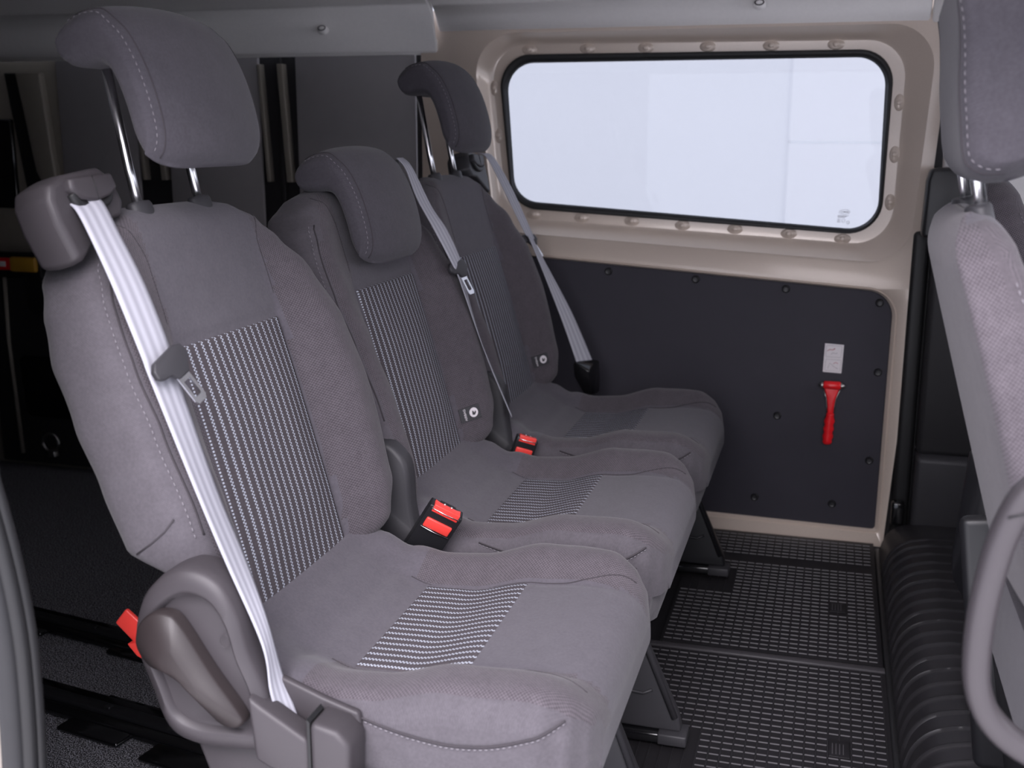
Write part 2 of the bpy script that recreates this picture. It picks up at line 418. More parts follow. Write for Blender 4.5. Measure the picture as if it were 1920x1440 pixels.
# lashing ring and yellow/red latch low in the corner
t = empty('lashing_ring', (-1.425, 1.51, .05), 'dark round lashing ring on the cargo wall above the carpet', 'ring')
tube('ring', [(.028*math.cos(a), -.008, .045+.028*math.sin(a)) for a in [2*PI*k/24 for k in range(24)]], .0045, 'steel', t, 8, True)
hull('bracket', [(-.018, .006, 0), (.018, .006, 0), (.012, .006, .03), (-.012, .006, .03), (-.014, -.012, 0), (.014, -.012, 0), (.009, -.012, .02), (-.009, -.012, .02)], 'steel', t, .002)
t = empty('tail_latch', (-1.49, 1.50, .60), 'yellow and red plastic block fixed to the rear corner of the cargo area', 'latch')
box('yellow_block', (-.015, -.012, .018), (.075, .02, .062), 'yellow_plastic', t, .006)
box('red_block', (-.075, -.008, .022), (-.015, .02, .058), 'hammer_red', t, .003)
box('white_tab', (-.052, -.0095, .032), (-.030, -.007, .048), 'white_print', t, .001)
box('holder', (-.09, 0, .0), (.085, .022, .075), 'seal_black', t, .004)

# rear end wall, near side wall with the door opening, cab
struct(box('wall_left', (-1.82, -.42, 0), (-1.78, 1.6, 1.4), 'trim_dark', None, 0))
nw = struct(box('wall_front', (-1.78, -.44, 0), (.045, -.41, 1.36), 'trim_dark', None, 0))
box('door_header', (.04, -.44, 1.27), (1.22, -.40, 1.40), 'body_paint_dimmed', nw, .01)
box('outer_skin', (-1.80, -.475, -.35), (-.055, -.442, 1.40), 'body_paint_dimmed', nw, .006)
box('door_sill', (-.06, -.475, -.35), (2.45, -.405, -.035), 'body_paint_dimmed', nw, .01)
box('front_door_panel', (1.22, -.44, 0), (2.45, -.40, .74), 'trim_dark', nw, .01)
box('front_door_header', (1.22, -.44, 1.25), (2.45, -.40, 1.40), 'trim_dark', nw, .01)
box('pillar', (1.16, -.44, 0), (1.24, -.38, 1.30), 'headliner', nw, .02)
fr = struct(box('wall_right', (2.30, -.44, 0), (2.45, 1.6, .70), 'trim_dark', None, .02))
fw2 = struct(box('wall_back_front', (1.035, 1.56, 0), (2.45, 1.60, .78), 'trim_dark', None, .01))
hull('pillar_trim', [(1.075, 1.555, .74), (1.46, 1.555, .74), (1.075, 1.555, 1.32), (1.40, 1.555, 1.32), (1.08, 1.50, .80), (1.44, 1.50, .80), (1.09, 1.49, 1.30), (1.38, 1.49, 1.30)], 'headliner', fw2, .015)
box('pillar_seal', (1.022, 1.535, .0), (1.062, 1.575, .80), 'seal_black', fw2, .012, 4)
box('pillar_lower_trim', (1.066, 1.50, .26), (1.50, 1.57, .78), 'trim_dark', fw2, .015)
hull('pillar_foot_trim', [(1.066, 1.50, .0), (1.4, 1.50, .0), (1.066, 1.47, .26), (1.4, 1.47, .26), (1.066, 1.57, .0), (1.4, 1.57, .0), (1.066, 1.57, .27), (1.4, 1.57, .27)], 'plastic_dark', fw2, .012)
hull('belt_guide_cover', [(1.035+dx, y, z) for dx, z in ((.0, .79), (.003, .92), (.010, .948), (.10, .955), (.12, .79)) for y in (1.46, 1.52)], 'plastic_black', fw2, .01)
box('window_header', (1.28, 1.52, 1.22), (2.45, 1.60, 1.36), 'headliner', fw2, .01)
box('pillar_backing', (.985, 1.600, 0), (1.12, 1.61, 1.34), 'trim_dark', fw2, 0)
box('latch_striker', (1.02, 1.50, .075), (1.05, 1.53, .135), 'gloss_black', fw2, .006)

# ceiling: headliner panels
def headliner(name, x0, x1, edge, mat='headliner', nx=6):
    prof = [(1.552, edge), (1.545, edge+.004), (1.530, edge+.02), (1.505, max(edge+.05, 1.315)), (1.45, 1.355), (1.34, 1.392), (1.1, 1.412), (.6, 1.42), (.1, 1.41), (-.2, 1.385), (-.36, 1.33), (-.40, 1.28)]
    prof = [(p.x, p.y) for p in catmull([(a, b, 0) for a, b in prof], 6)]
    ro = [[Vector((x, y, z)) for y, z in prof]+[Vector((x, y, z+.03)) for y, z in reversed(prof)] for x in (x0, x0+.004, x1-.004, x1)]
    for r in (ro[0], ro[-1]):
        for v in r[:len(prof)]: v.z += .006
    V, F = loft(ro); return mesh(name, V, F, mat, None, sharp=.9)
ceil = struct(headliner('ceiling', -.170, 1.022, 1.274))
c2 = headliner('headliner_panel', -1.80, -.174, 1.222); c2.parent = ceil
c3 = headliner('headliner_panel', 1.026, 2.4, 1.27); c3.parent = ceil
def clip_knob(loc, label):
    t = empty('headliner_clip', loc, label, 'clip', 'headliner clips')
    rr = [[Vector((r*math.cos(2*PI*k/14), d, .8*r*math.sin(2*PI*k/14))) for k in range(14)] for r, d in ((.015, .004), (.015, -.004), (.011, -.009), (.004, -.011))]
    mesh('clip_head', *loft(rr), 'headliner', t, sharp=.9)
    tube('clip_rim', [(.010*math.cos(2*PI*k/16), -.0095, .007*math.sin(2*PI*k/16)) for k in range(16)], .0015, 'plastic_grey', t, 6, True)
    t.rotation_euler = (-.5, 0, 0)
clip_knob((-.475, 1.503, 1.285), 'small round clip in the dark rear part of the headliner')
clip_knob((.640, 1.490, 1.318), 'small round clip in the headliner above the window')

# floors
struct(box('floor', (-1.80, -.40, -.03), (.50, 1.58, 0), 'carpet', None, 0))
ff = struct(box('floor_front', (.50, -.40, -.03), (2.4, 1.58, -.004), 'rubber', None, 0))
def carpet_pile():
    V, F = [], []; rnd = random.Random(3)
    for _ in range(16000):
        x = rnd.uniform(-.75, .30); y = rnd.uniform(-.35, .75); a = rnd.uniform(0, PI); l = rnd.uniform(.004, .009); h = rnd.uniform(.003, .007); dx, dy = math.cos(a)*.001, math.sin(a)*.001
        ex, ey = rnd.uniform(-l, l), rnd.uniform(-l, l); o = len(V)
        V += [(x-dx, y-dy, 0), (x+dx, y+dy, 0), (x+ex, y+ey, h)]; F.append((o, o+1, o+2))
    o = mesh('carpet_pile', V, F, 'carpet_fibre', None, smooth=False); o['kind'] = 'stuff'; tag(o, 'speckled charcoal carpet pile on the cargo floor', 'carpet'); return o
carpet_pile()

# ================================================================== DOOR BOARD AND THINGS ON IT
t = empty('door_lining_board', (0, 1.56, 0), 'matte black hardboard panel with push clips below the window', 'panel')
bl = rquad(PAN, [.004, .062, .008, .004], 10)
V, F = loft([[Vector((p.x, d, p.y)) for p in (rquad(outward(PAN, e), [.004, .062, .008, .004], 10))] for d, e in ((.006, -.003), (-.004, -.003), (-.006, -.006))])
mesh('board', V, F, 'board_dark', t, smooth=False)
rr = [[Vector((r*math.cos(2*PI*k/16), d, r*math.sin(2*PI*k/16))) for k in range(16)] for r, d in ((.010, 0), (.010, -.0025), (.0075, -.0045), (.005, -.0035), (.003, -.0035))]
pin0 = mesh('push_clip', *loft(rr), 'plastic_black', t, sharp=.9)
for i, (x, z) in enumerate([(.285, .676), (.510, .664), (.734, .648), (.958, .623), (.966, .450), (.730, .323), (.961, .223), (.684, .101), (.878, .101)]):
    p = pin0 if i == 0 else link(bpy.data.objects.new('push_clip', pin0.data), t); p.location = (x, -.006, z)
# sticker
t = empty('instruction_sticker', (.858, 1.553, .479), 'white pictogram sticker on the black panel above the red hammer', 'sticker')
mesh('paper', *loft([[Vector((p.x, d, p.y)) for p in rquad([(-.022, .037), (.0235, .035), (.0215, -.037), (-.0235, -.0355)], .001, 2)] for d in (.0005, -.0005)]), 'white_print', t, smooth=False)
for zc in (.017, -.018):
    tube('printed_frame', [(p.x, -.0007, p.y) for p in rquad([(-.018, zc+.015), (.019, zc+.0145), (.018, zc-.014), (-.019, zc-.0135)], .002, 3)], .00035, 'ink_grey', t, 4, True)
tube('printed_arm', [(-.016, -.0008, .018), (-.010, -.0008, .022), (-.003, -.0008, .021), (.003, -.0008, .025)], [.0007, .0011, .0011, .0016], 'ink_pink', t, 5)
tube('printed_hand', [(-.006, -.0008, .010), (-.002, -.0008, .014), (.004, -.0008, .012), (.009, -.0008, .014)], .0006, 'ink_grey', t, 5)
tube('printed_arm', [(.001, -.0008, -.014), (.006, -.0008, -.010), (.012, -.0008, -.013)], .0008, 'ink_pink', t, 5)
tube('printed_pane', [(-.012, -.0008, -.026), (-.008, -.0008, -.012), (.004, -.0008, -.022), (.012, -.0008, -.026)], .0005, 'ink_grey', t, 5)
# emergency hammer
t = empty('emergency_hammer', (.859, 1.553, .262), 'red emergency hammer with steel tips hanging on the black panel', 'hammer')
hd = mesh('hammer_head', *loft(tube_rings([(-.021, -.014, .151), (-.018, -.014, .151), (.018, -.014, .151), (.021, -.014, .151)], [.008, .0105, .0105, .008], 16)), 'hammer_red', t)
for s in (-1, 1): mesh('steel_tip', *loft(tube_rings([(s*.020, -.014, .151), (s*.027, -.014, .150), (s*.032, -.014, .149)], [.0085, .0065, .002], 14)), 'steel', t)
nk = [( -.018, .143), (.018, .143), (.0105, .118), (.0075, .095), (.0072, .078), (-.0072, .078), (-.0075, .095), (-.0105, .118)]
prism('neck', nk, 'y', -.018, -.008, 'hammer_red', t, .0025)
for s in (-1, 1): tube('neck_edge', [(s*.0195, -.013, .140), (s*.012, -.013, .118), (s*.009, -.013, .096), (s*.0085, -.013, .082)], .0011, 'steel', t, 6)
gr = []
for k in range(33):
    u = k/32; z = .078*(1-u); w = .0085+.0035*sstep(u*6)+.0012*math.cos(u*2*PI*4)-(.004*sstep((u-.93)/.07))
    gr.append([Vector((w*math.cos(2*PI*j/16)-.003*u, -.013+.011*math.sin(2*PI*j/16)*(1-.25*sstep((u-.9)/.1)), z)) for j in range(16)])
mesh('grip', *loft(gr), 'hammer_red', t)
prism('holder_clip', [(-.014, .02), (.010, .02), (.010, .07), (-.012, .07)], 'y', -.006, -.0005, 'plastic_black', t, .002)

# ================================================================== RUBBER MATS
def mat_obj(label, y0, y1, x0, x1, border_front, logo_y, ramp=None):
    t = empty('rubber_mat', (0, 0, 0), label, 'floor mat', 'rubber floor mats')
    def zf(x, y): return 0.0 if not ramp or y < ramp else .006*((y-ramp)/(y1-ramp))**1.2
    cell, rowp = .0194, .0205
    ny = 24; V = []; F = []
    for i in range(ny+1):
        y = y0+(y1-y0)*i/ny
        for x in (x0, x1): V.append((x, y, .004+zf(x, y)))
        for x in (x1, x0): V.append((x, y, -.003+zf(x, y)))
    for i in range(ny):
        for k in range(4): F.append((4*i+k, 4*i+(k+1) % 4, 4*i+4+(k+1) % 4, 4*i+4+k))
    F += [(0, 1, 2, 3), (4*ny+3, 4*ny+2, 4*ny+1, 4*ny)]
    mesh('mat_base', V, F, 'rubber', t, smooth=False)
    BV, BF = [], []
    def bar(cx, cy, hx, hy, h):
        z = .004+zf(cx, cy); o = len(BV)
        BV.extend([(cx-hx, cy-hy, z), (cx+hx, cy-hy, z), (cx+hx, cy+hy, z), (cx-hx, cy+hy, z), (cx-hx, cy-hy*.5, z+h), (cx+hx, cy-hy*.5, z+h), (cx+hx, cy+hy*.5, z+h), (cx-hx, cy+hy*.5, z+h)])
        BF.extend([(o, o+1, o+5, o+4), (o+1, o+2, o+6, o+5), (o+2, o+3, o+7, o+6), (o+3, o, o+4, o+7), (o+4, o+5, o+6, o+7)])
    xs = x1-.008; ys = y0+border_front
    nx = int((xs-x0-.006)/cell); nr = int((y1-.012-ys)/rowp)
    foot = [f for f in FEET]
    for r in range(nr+1):
        y = ys+r*rowp
        if ramp and abs(y-ramp) < .02: continue
        for c in range(nx+1):
            x = xs-c*cell-cell/2
            if x < x0+.006: continue
            if logo_y < y < logo_y+.062 and 3 <= c <= 4: continue
            if any(a-.02 < x < b+.015 and c0-.03 < y < d0+.02 for a, b, c0, d0 in foot): continue
            bar(x, y, .0080, .0013, .0019)
    o = mesh('tread_ribs', BV, BF, 'rubber_rib', t, smooth=False); o['kind'] = 'stuff'
    BV.clear(); BF.clear()
    for c in range(nx+1):
        x = xs-c*cell
        z0 = .004
        if ramp: bar(x, (ys+ramp-.03)/2, .0008, (ramp-.03-ys)/2, .0022)
        else: bar(x, (ys+y1-.012)/2, .0008, (y1-.012-ys)/2, .0022)
    o = mesh('cross_ribs', BV, BF, 'rubber_step', t, smooth=False); o['kind'] = 'stuff'
    box('border_strip', (x0, y1-.020, .002), (x1, y1-.001, .0085), 'rubber_edge', t, .002) if not ramp else None
    lx = xs-4*cell-.0005
    box('embossed_mark', (lx-cell*.9, logo_y+.004, .004), (lx+cell*.9, logo_y+.058, .0065), 'rubber', t, .001)
    for k in range(4): box('embossed_bar', (lx-.012+.006*k, logo_y+.012, .006), (lx-.0105+.006*k, logo_y+.046, .0072), 'rubber_rib', t, 0)
    return t
FEET = [(.44, .655, .395, .485), (.44, .66, 1.17, 1.26)]
mat_obj('black ribbed rubber mat on the floor, the nearer of two', -.32, .832, .50, .988, .01, .47)
mat_obj('black ribbed rubber mat on the floor below the hammer panel', .846, 1.536, .545, .985, .012, 1.08, 1.36)

# black ribbed step cover under the front seat
def step_cover():
    t = empty('ribbed_step_cover', (0, 0, 0), 'black ribbed plastic step cover along the floor before the front seat', 'step cover')
    base = [(.996, -.002), (1.003, .035), (1.014, .07), (1.038, .098), (1.075, .112), (1.13, .117), (1.34, .118), (1.34, -.002)]
    prof = [p for p in catmull([(a, b, 0) for a, b in base[:-1]], 5)]+[Vector((1.34, -.002, 0))]
    rings = []; y = -.36
    cx, cz = 1.2, .0
    while y < 1.50:
        ph = ((y+.36) % .052)/.052; e = .0055*(sstep(ph/.08)*(1-sstep((ph-.16)/.10))) if y < 1.35 else 0
        taper = 1-.25*sstep((y-1.25)/.25)
        r = []
        for i, p in enumerate(prof):
            k = e*(1 if 4 < i < len(prof)-8 else .6 if 2 < i < len(prof)-1 else 0)
            d = Vector((p.x-cx, p.y-cz)).normalized()
            r.append(Vector((p.x+d.x*k, y, max(-.002, p.y*taper+d.y*k))))
        rings.append(r); y += .0032
    V, F = loft(rings); mesh('cover_shell', V, F, 'rubber_step', t, sharp=.9)
    box('front_edge', (.988, -.36, -.003), (1.0, 1.5, .012), 'seal_black', t, .003)
step_cover()

# ================================================================== SEATS
TH = math.radians(16.037); U = Vector((-math.sin(TH), 0, math.cos(TH))); NN = Vector((math.cos(TH), 0, math.sin(TH))); O = Vector((.163, 0, .445))
def B(y, h, n): return O+U*h+NN*n+Vector((0, y, 0))
HB, HT = -.035, .517
HW = [(-.035, .215), (.0, .240), (.05, .256), (.14, .262), (.26, .260), (.34, .252), (.40, .240), (.44, .224), (.475, .198), (.50, .160), (.517, .105)]
BOLR = [(-.035, .042), (.05, .056), (.2, .060), (.30, .052), (.38, .032), (.45, .012), (.51, .0)]
BOLL = [(-.035, .038), (.05, .048), (.14, .046), (.25, .034), (.33, .020), (.40, .010), (.45, .004), (.51, .0)]
REARN = [(.12, -.072), (.20, -.080), (.28, -.090), (.36, -.100), (.46, -.098), (.517, -.085)]
SYM = [False]           # front seats are symmetric and thinner
def hws(h, s):
    w = lerp_tab(HW, h)
    if SYM[0]: return w*.93
    return w*(1+.09*(1-sstep((h-.36)/.12))) if s > 0 else w*.965
def FR(y, h):
    a = abs(y-.012)
    f = lerp_tab(BOLR if y > 0 else BOLL, h)*sstep((a-.125)/.085)
    f -= .0045*math.exp(-((a-.136)/.0045)**2)*(1-sstep((h-.33)/.05))
    f += .010*sstep((.16-a)/.10)*sstep((h+.05)/.15)*(1-sstep((h-.2)/.2))
    f -= .004*math.exp(-((h-.338)/.004)**2)*(1-sstep((a-.125)/.01))
    return f
def REAR(h):
    r = -.058 if SYM[0] else lerp_tab(REARN, h)
    return r+(-.013-r)*(1-sstep((h-.075)/.05))
ER = .046
def endk(h):
    k = 1.0
    if HT-h < .045: k = min(k, math.sqrt(max(0, 1-(1-(HT-h)/.045)**2)))
    if h-HB < .03: k = min(k, math.sqrt(max(0, 1-(1-(h-HB)/.03)**2)))
    return k
def front_n(y, h):
    hw = hws(h, y); a = abs(y); f = FR(y, h)
    if a > hw-ER: f -= ER-math.sqrt(max(0, ER*ER-(a-(hw-ER))**2))
    k = endk(h); mid = (FR(.012, h)+REAR(h))/2
    return mid+(f-mid)*k
def make_back(parent, mats=('seat_weave', 'seat_plain', 'seat_side')):
    rings = []; UV = []; hs = [HB+.03*(1-math.cos(PI/2*i/6)) for i in range(6)]+[HB+.03+(HT-.045-HB-.03)*i/70 for i in range(71)]+[HT-.045+.045*math.sin(PI/2*i/10) for i in range(1, 11)]
    NF = 64
    for h in hs:
        wl, wr = hws(h, -1), hws(h, 1); k = endk(h); rb = REAR(h); r = []
        for i in range(NF+1):
            s = -1+2*i/NF; hw = wr if s > 0 else wl
            y = hw*(s*1.0 if abs(s) < .8 else math.copysign(.8+.2*math.sin((abs(s)-.8)/.2*PI/2), s))
            r.append((y, front_n(y, h)))
        fe = min(r[-1][1], r[0][1])
        mid = (FR(.012, h)+rb)/2; rr = mid+(rb-mid)*k
        rc = min(.028, max(.0004, (fe-rr)*.45))
        for i in range(5): a = PI/2*i/4; r.append((wr-rc+rc*math.cos(a), rr+rc-rc*math.sin(a)))
        for i in range(1, 12): u = i/12; y = (wr-rc)*(1-u)-(wl-rc)*u; r.append((y, rr-.012*math.sin(u*PI)*k))
        for i in range(5): a = PI/2*(1-i/4); r.append((-(wl-rc+rc*math.cos(a)), rr+rc-rc*math.sin(a)))
        rings.append([B(y, h, n) for y, n in r]); UV += [(y, h) for y, n in r]
    V, F = loft(rings); nr = len(rings[0]); fm = []
    for f in F:
        if len(f) > 4: fm.append(2); continue
        i, j = divmod(f[0], nr); y = UV[f[0]][0]; h = hs[i]
        if j >= NF: fm.append(2)
        elif abs(y-.012) < .137: fm.append(1)
        elif abs(y) > hws(h, y)-.020: fm.append(2)
        else: fm.append(0)
    # side faces: use depth as u so the weave does not smear
    for idx in range(len(V)):
        i, j = divmod(idx, nr)
        if NF-2 <= j <= NF+6 or j <= 2 or j >= nr-5: UV[idx] = ((V[idx]-B(0, 0, 0)).dot(NN), hs[i])
    return mesh('backrest', V, F, list(mats), parent, fmat=fm, uvs=UV)
def back_insert(parent):
    y0, y1, h0, h1 = -.122, .1465, -.02, .336; ny, nh = 40, 60; V = []; F = []; UV = []
    for j in range(nh+1):
        for i in range(ny+1):
            y = y0+(y1-y0)*i/ny; h = h0+(h1-h0)*j/nh
            e = min(i, ny-i, j*1.0 if j else 0, (nh-j))
            V.append(B(y, h, front_n(y, h)+(.0016 if e > 0 else -.004))); UV.append((y, h))
    for j in range(nh):
        for i in range(ny): a = j*(ny+1)+i; F.append((a, a+1, a+ny+2, a+ny+1))
    return mesh('striped_back_panel', V, F, 'seat_stripe', parent, uvs=UV)
def on_back(y, h, d=.0012): return B(y, h, front_n(y, h)+d)

# cushion
TOPZ = [(.10, .452), (.16, .440), (.20, .415), (.25, .388), (.30, .374), (.36, .376), (.46, .397), (.54, .404), (.60, .402)]
CHW = [(.10, .225), (.2, .240), (.3, .250), (.5, .256), (.56, .250), (.59, .236), (.61, .212), (.622, .178)]
CB = [(.10, .0), (.2, .012), (.3, .026), (.45, .032), (.55, .026), (.61, .010)]
XM = .622
def topz(x, y):
    a = abs(y-.008); z = lerp_tab(TOPZ, x)+lerp_tab(CB, x)*sstep((a-.130)/.07)
    z -= .003*math.exp(-((a-.137)/.004)**2)*sstep((x-.28)/.04)
    hw = lerp_tab(CHW, x); r = .040
    if abs(y) > hw-r: z -= r-math.sqrt(max(0, r*r-(abs(y)-(hw-r))**2))
    r = .048
    if x > XM-r: z -= r-math.sqrt(max(0, r*r-(x-(XM-r))**2))
    return z
def make_cushion(parent):
    xs = [.10+.46*i/60 for i in range(61)]+[.56+(XM-.56)*math.sin(PI/2*i/14) for i in range(1, 15)]
    NF = 60; rings = []; UV = []
    for x in xs:
        hw = lerp_tab(CHW, x); zb = .315 if x > .3 else .335; r = []
        for i in range(NF+1):
            s = -1+2*i/NF; y = hw*(s if abs(s) < .8 else math.copysign(.8+.2*math.sin((abs(s)-.8)/.2*PI/2), s)); r.append((x, y, topz(x, y)))
        ze = r[-1][2]
        for i in range(1, 5): r.append((x, hw-.006*(i/4)**2, ze+(zb-ze)*i/4))
        for i in range(1, 10): r.append((x, (hw-.006)*(1-2*i/10), zb))
        for i in range(4, 0, -1): r.append((x, -hw+.006*(i/4)**2, ze+(zb-ze)*i/4))
        rings.append([Vector(p) for p in r]); UV += [(p[1], p[0]) if j <= NF else (p[2], p[0]) for j, p in enumerate(r)]
    V, F = loft(rings); nr = len(rings[0]); fm = []
    for f in F:
        if len(f) > 4: fm.append(1); continue
        i, j = divmod(f[0], nr); p = V[f[0]]
        if j >= NF: fm.append(2)
        elif abs(p.y-.008) < .138: fm.append(1)
        elif p.x < .27 : fm.append(1)
        elif abs(p.y) > lerp_tab(CHW, p.x)-.012: fm.append(2)
        else: fm.append(0)
    return mesh('seat_cushion', V, F, ['seat_weave', 'seat_plain', 'seat_side'], parent, fmat=fm, uvs=UV, sharp=1.1)
def cushion_insert(parent):
    y0, y1, x0, x1 = -.128, .145, .295, .452; ny, nh = 40, 40; V = []; F = []; UV = []
    for j in range(nh+1):
        for i in range(ny+1):
            y = y0+(y1-y0)*i/ny; x = x0+(x1-x0)*j/nh; e = min(i, ny-i, j, nh-j)
            V.append(Vector((x, y, topz(x, y)+(.0016 if e > 0 else -.004)))); UV.append((y, x))
    for j in range(nh):
        for i in range(ny): a = j*(ny+1)+i; F.append((a, a+1, a+ny+2, a+ny+1))
    return mesh('striped_seat_panel', V, F, 'seat_stripe', parent, uvs=UV)
def apron(parent):
    # pale fabric apron hanging under the front edge of the cushion
    rings = []
    for i in range(25):
        y = -.222+.444*i/24; d = .014*sstep((abs(y)-.14)/.08); w = .004*math.sin(i*1.1)
        rings.append([Vector(p) for p in ((.611-d, y, .345), (.6135-d, y, .315), (.6085-d, y, .280), (.600-d, y, .256+w), (.590-d, y, .256+w), (.590-d, y, .345))])
    V, F = loft(rings); return mesh('front_apron', V, F, 'seat_side', parent, smooth=False, uvs=[(v.y, v.z) for v in V])

# headrest: outer and inner side chains from the rear edge to the bottom edge
HRO = [(-.026, .712), (-.025, .734), (-.012, .747), (.016, .753), (.05, .744), (.076, .718), (.090, .675), (.094, .625), (.090, .578), (.080, .550), (.062, .540)]
HRI = [(-.026, .712), (-.025, .692), (-.014, .684), (.006, .681), (.024, .674), (.033, .655), (.036, .62), (.035, .583), (.040, .557), (.050, .543), (.062, .540)]
HFO = [(.004, .742), (.024, .752), (.054, .746), (.077, .724), (.087, .68), (.088, .63), (.080, .585), (.063, .552), (.038, .538), (.012, .535)]
HFI = [(.004, .742), (-.003, .726), (-.006, .70), (-.012, .67), (-.019, .64), (-.024, .61), (-.028, .58), (-.027, .556), (-.014, .541), (.012, .535)]
def resample(pts, n):
    P = catmull([(a, b, 0) for a, b in pts], 8); L = [0]
    for a, b in zip(P, P[1:]): L.append(L[-1]+(b-a).length)
    out = []; j = 0
    for k in range(n+1):
        d = L[-1]*k/n
        while j < len(P)-2 and L[j+1] < d: j += 1
        out.append(P[j].lerp(P[j+1], min(1, (d-L[j])/max(1e-9, L[j+1]-L[j]))))
    return out
def headrest(parent, chains, dh, dn=0, hw=.132, curve=.024, seam_k=None):
    K = 36; O_ = resample(chains[0], K); I_ = resample(chains[1], K); RC = .026
    ys = [(-(hw-RC)-RC*math.cos(PI/2*i/8), math.sin(PI/2*i/8)) for i in range(9)]+[(-(hw-RC)+2*(hw-RC)*i/24, 1) for i in range(1, 24)]+[((hw-RC)+RC*math.cos(PI/2*i/8), math.sin(PI/2*i/8)) for i in range(8, -1, -1)]
    rings = []; UV = []
    def pt(p, m, sc, y):
        q = m+(p-m)*sc; t = abs(y)/hw
        w = sstep((p.x-.030)/.05)
        return B(y, q.y+dh-.012*t**2*sstep((p.y-.70)/.05)+.022*t**5*sstep((.60-p.y)/.06), q.x+dn-curve*t*t*w)
    n2 = 2*(K+1)
    for y, c in ys:
        sc = .60+.40*c; e = .045*(1-c); r = []
        def samp(C, k):
            u = (.5+(k/K-.5)*(1-e))*K; i = min(K-1, int(u)); return C[i].lerp(C[i+1], u-i)
        for k in range(K+1): o, i = samp(O_, k), samp(I_, k); r.append(pt(o, (o+i)/2, sc, y)); UV.append((y, o.y+o.x))
        for k in range(K, -1, -1): o, i = samp(O_, k), samp(I_, k); r.append(pt(i, (o+i)/2, sc, y)); UV.append((y if c == 1 else i.x, i.y))
        rings.append(r)
    V, F = loft(rings, True, False); base = (len(rings)-1)*n2
    for b0 in (0, base):
        for k in range(K): F.append((b0+k, b0+k+1, b0+n2-2-k, b0+n2-1-k))
    nr = len(rings); fm = []
    for f in F:
        i, j = divmod(f[0], n2); fm.append(1 if (i < 5 or i > nr-7 or j > K) else 0)
    o = mesh('headrest', V, F, ['seat_head', 'seat_head'], parent, fmat=fm, uvs=UV)
    for row, row2 in ((rings[4], rings[6]), (rings[-5], rings[-7])):
        src = range(5, K) if seam_k is None else [n2-1-k for k in range(3, K)]
        cen = B(0, (O_[18].y+I_[18].y)/2+dh, (O_[18].x+I_[18].x)/2+dn)
        stitches('stitching', [row[i]+(row[i]-cen).normalized()*.0008 for i in src], o, .0007, .0045, .004)
        tube('seam', [row2[i] for i in src], .0010, 'thread_dark', o, 5)
    return o
def post(parent, y, h1, n0=-.022):
    path = [B(y, .50, n0-.004), B(y, .56, n0), B(y, h1, n0+.014)]
    return tube('headrest_post', path, .0062, 'chrome', parent, 16)
def guide(parent, y):
    g = []
    c = B(y, .519 if SYM[0] else .517, -.020 if SYM[0] else -.024)
    for r, d in ((.019, -.016), (.019, -.002), (.0165, .002), (.007, .003)):
        g.append([c+U*d+NN*(r*.72*math.sin(2*PI*k/24))+Vector((0, r*math.cos(2*PI*k/24)*1.12, 0)) for k in range(24)])
    return mesh('post_guide', *loft(g), 'plastic_dark', parent, sharp=.9)

# one complete seat body used for all rear seats
def seat_body(t):
    b = make_back(t); back_insert(t)
    c = make_cushion(t); cushion_insert(t); apron(t)
    for s in (-1, 1):
        stitches('stitching', [on_back(s*(hws(h, s)-.010), h, .0010) for h in [.452-.33*i/50 for i in range(51)]], b, .0008, .0045, .0035)
        tube('seam', [on_back(s*(hws(h, s)-.018), h, -.0004) for h in [.452-.33*i/50 for i in range(51)]], .0013, 'thread_dark', b, 5)
        tube('panel_seam', [on_back(.012+s*(.137+.02*sstep((h-.44)/.06)), h, -.0002) for h in [.498-.165*i/30 for i in range(31)]], .0009, 'thread_dark', b, 5)
        # stitched welt round the bolster of the cushion
        pts = []
        for w in catmull([(.325, .384, 0), (.373, .375, 0), (.42, .367, 0), (.468, .364, 0), (.52, .371, 0), (.559, .383, 0), (.590, .398, 0)], 10):
            x = w.x; hw = lerp_tab(CHW, x); zt = topz(x, s*(hw-.040)); drop = max(.004, zt-w.y)
            y = hw if drop >= .04 else hw-.04+.04*math.sqrt(max(0, 1-(1-drop/.04)**2))
            pts.append(Vector((x+.0006, s*(y+.0012), zt-drop)))
        stitches('stitching', pts, c, .0008, .0036, .003)
        tube('welt', [p+Vector((0, 0, .0035)) for p in pts], .0013, 'thread_dark', c, 5)
        tube('panel_seam', [Vector((x, .008+s*(.139+.028*sstep((x-.5)/.1)), topz(x, .008+s*(.139+.028*sstep((x-.5)/.1)))+.0002)) for x in [.27+.33*i/40 for i in range(41)]], .0010, 'thread_dark', c, 5)
    for y in (-.0705, .0705): guide(t, y)
    return b, c

near = empty('passenger_seat', (0, 0, 0), 'grey fabric passenger seat nearest the camera with raised headrest and lever', 'seat', 'rear passenger seats')
seat_body(near)
mid = copy_tree(near); mid.location = (0, .5465, 0); mid['label'] = 'grey fabric middle passenger seat with its headrest pushed down'
far = copy_tree(near); far.location = (0, 1.0997, 0); far['label'] = 'grey fabric passenger seat beside the window wall with raised headrest'
for t, dh in ((near, 0), (far, .002)):
    headrest(t, (HRO, HRI), dh)
    for y in (-.0705, .0705): post(t, y, .695+dh)
headrest(mid, (HRO, HRI), -.176, -.018)
for y in (-.0705, .0705): post(mid, y, .53)

